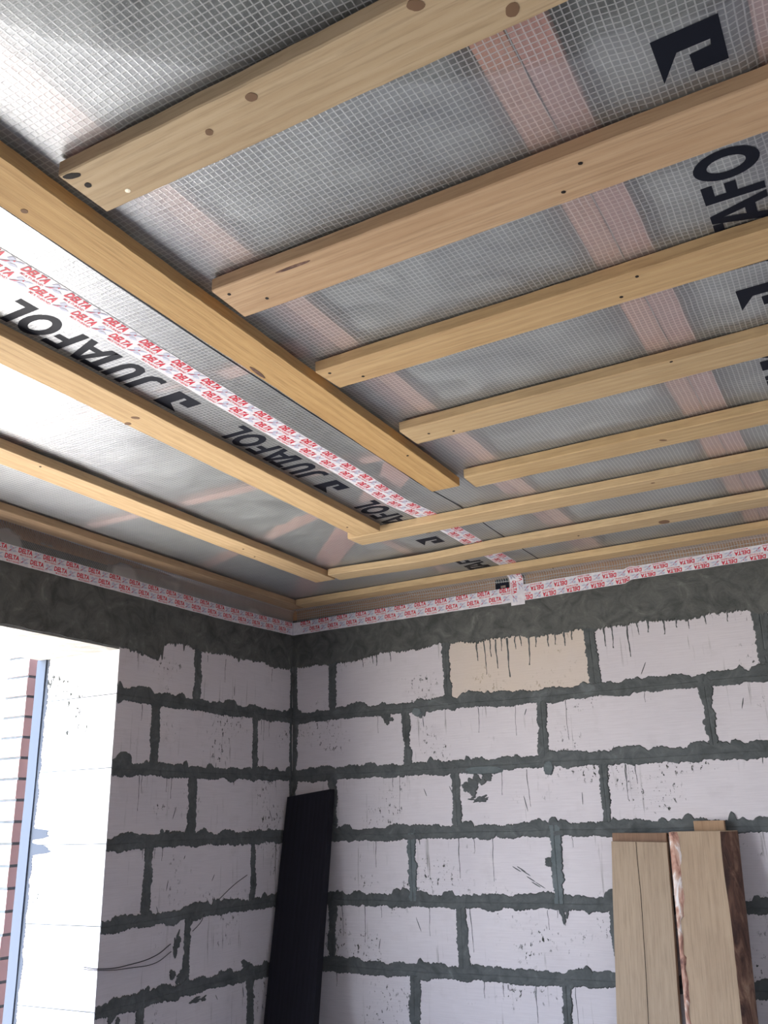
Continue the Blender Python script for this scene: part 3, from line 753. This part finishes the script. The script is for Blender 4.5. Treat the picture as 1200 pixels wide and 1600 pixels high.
leaning('timber_plank', 1.720, 1.822, -.866, -.030, -.310, .025, M['plank'], 'narrow plank sticking up behind the thick bark-edged plank', 'plank', seed=6, group=GP, color=(1.0, .82, .66), xl1=1.74, xr1=1.84)
# crack in the first plank, bark parts of the thick plank (they lie just on its surface)
def on_front(z, ytop, top, foot):  # y of the front face at height z
    return ytop+(foot-ytop)*(top-z)/(top-FL)
bm = bmesh.new(); prev = None
for i in range(60):
    z = -.93-i*.0235; y = on_front(z, YT-.03, -.927, -.37)-.0006; x = 1.528+.004*vnoise(z*5, 2)+.010*(-.93-z)
    cur = (bm.verts.new((x-.0009, y, z)), bm.verts.new((x+.0009, y, z)))
    if prev: bm.faces.new((prev[0], prev[1], cur[1], cur[0]))
    prev = cur
obj('crack', bm, M['hole'], p1)
bm = bmesh.new(); prev = None
for i in range(90):
    z = -.900-i*.0085; f = (-.9-z)/.76
    y = on_front(z, YT-.020, -.899, -.37); x = 1.645+.017*min(1, (-.9-z)/1.5)
    wd = .030*(1-.55*min(1, max(0, (f-.15)/.5)))+.005*vnoise(z*45, 2)
    if .35 < f < .5: wd *= .55
    cur = [bm.verts.new(p) for p in ((x-.002, y+.025, z), (x-.002, y-.002, z), (x+wd*.5, y-.006-.002*vnoise(z*70, 1), z), (x+wd, y-.0004, z))]
    if prev:
        for j in range(3): bm.faces.new((prev[j], prev[j+1], cur[j+1], cur[j]))
    prev = cur
ob = obj('left_bark_edge', bm, M['inner_bark'], p3, smooth=True); ob['label'] = 'peeling reddish and white bark'
bm = bmesh.new(); prev = None
for i in range(110):
    z = -.902-i*.0135; f = (-.9-z)/1.5
    y = on_front(z, YT-.020, -.899, -.37); xr_ = 1.862-.012*f; wr_ = .048*(.9+.15*vnoise(z*4, 11))
    a_ = (xr_-wr_-.0005, y-.001, z); b2 = (xr_+.0016, y+.036, z)
    mid = ((a_[0]+b2[0])/2+.004+.002*vnoise(z*33, 3), (a_[1]+b2[1])/2-.005, z)
    cur = [bm.verts.new(p) for p in (a_, mid, b2, (xr_+.0016, y+.049, z))]
    if prev:
        for j in range(3): bm.faces.new((prev[j], prev[j+1], cur[j+1], cur[j]))
    prev = cur
ob = obj('right_bark_edge', bm, M['bark'], p3, smooth=True); ob['label'] = 'dark brown bark edge'

# ------------------------------------------------------------------ thin wires out of the left wall
def wire(pts, r, label):
    c = bpy.data.curves.new('w', 'CURVE'); c.dimensions = '3D'; c.bevel_depth = r; c.bevel_resolution = 1
    sp_ = c.splines.new('BEZIER'); sp_.bezier_points.add(len(pts)-1)
    for q, p in zip(sp_.bezier_points, pts): q.co = (p[0], p[1], p[2]+Z0); q.handle_left_type = q.handle_right_type = 'AUTO'
    o = bpy.data.objects.new('t', c); COL.objects.link(o); bpy.context.view_layer.update()
    me = bpy.data.meshes.new_from_object(o.evaluated_get(bpy.context.evaluated_depsgraph_get())); me.name = 'wire'
    bpy.data.objects.remove(o); w_ = bpy.data.objects.new('wire', me); COL.objects.link(w_); me.materials.clear(); me.materials.append(M['wire'])
    return tag(w_, label, 'wire', 'thin wires on the left wall')
wire([(-.05, -1.10, -1.262), (.006, -1.09, -1.266), (.014, -.953, -1.270), (.014, -.831, -1.257), (.004, -.751, -1.232)], .0016, 'thin black wire bent up from the window edge to the mortar, upper of two')
wire([(-.05, -1.10, -1.268), (.006, -1.09, -1.270), (.012, -.952, -1.281), (.012, -.829, -1.281), (.004, -.746, -1.257)], .0014, 'thin black wire sagging from the window edge to the mortar, lower of two')
wire([(.002, -.632, -1.203), (.012, -.60, -1.175), (.004, -.572, -1.150)], .0013, 'short thin wire crossing the block right of the two wires')
wire([(.004, -.491, -1.108), (.020, -.42, -1.060), (.020, -.335, -1.028)], .0014, 'short thin wire poking up right above a bed joint of the left wall')
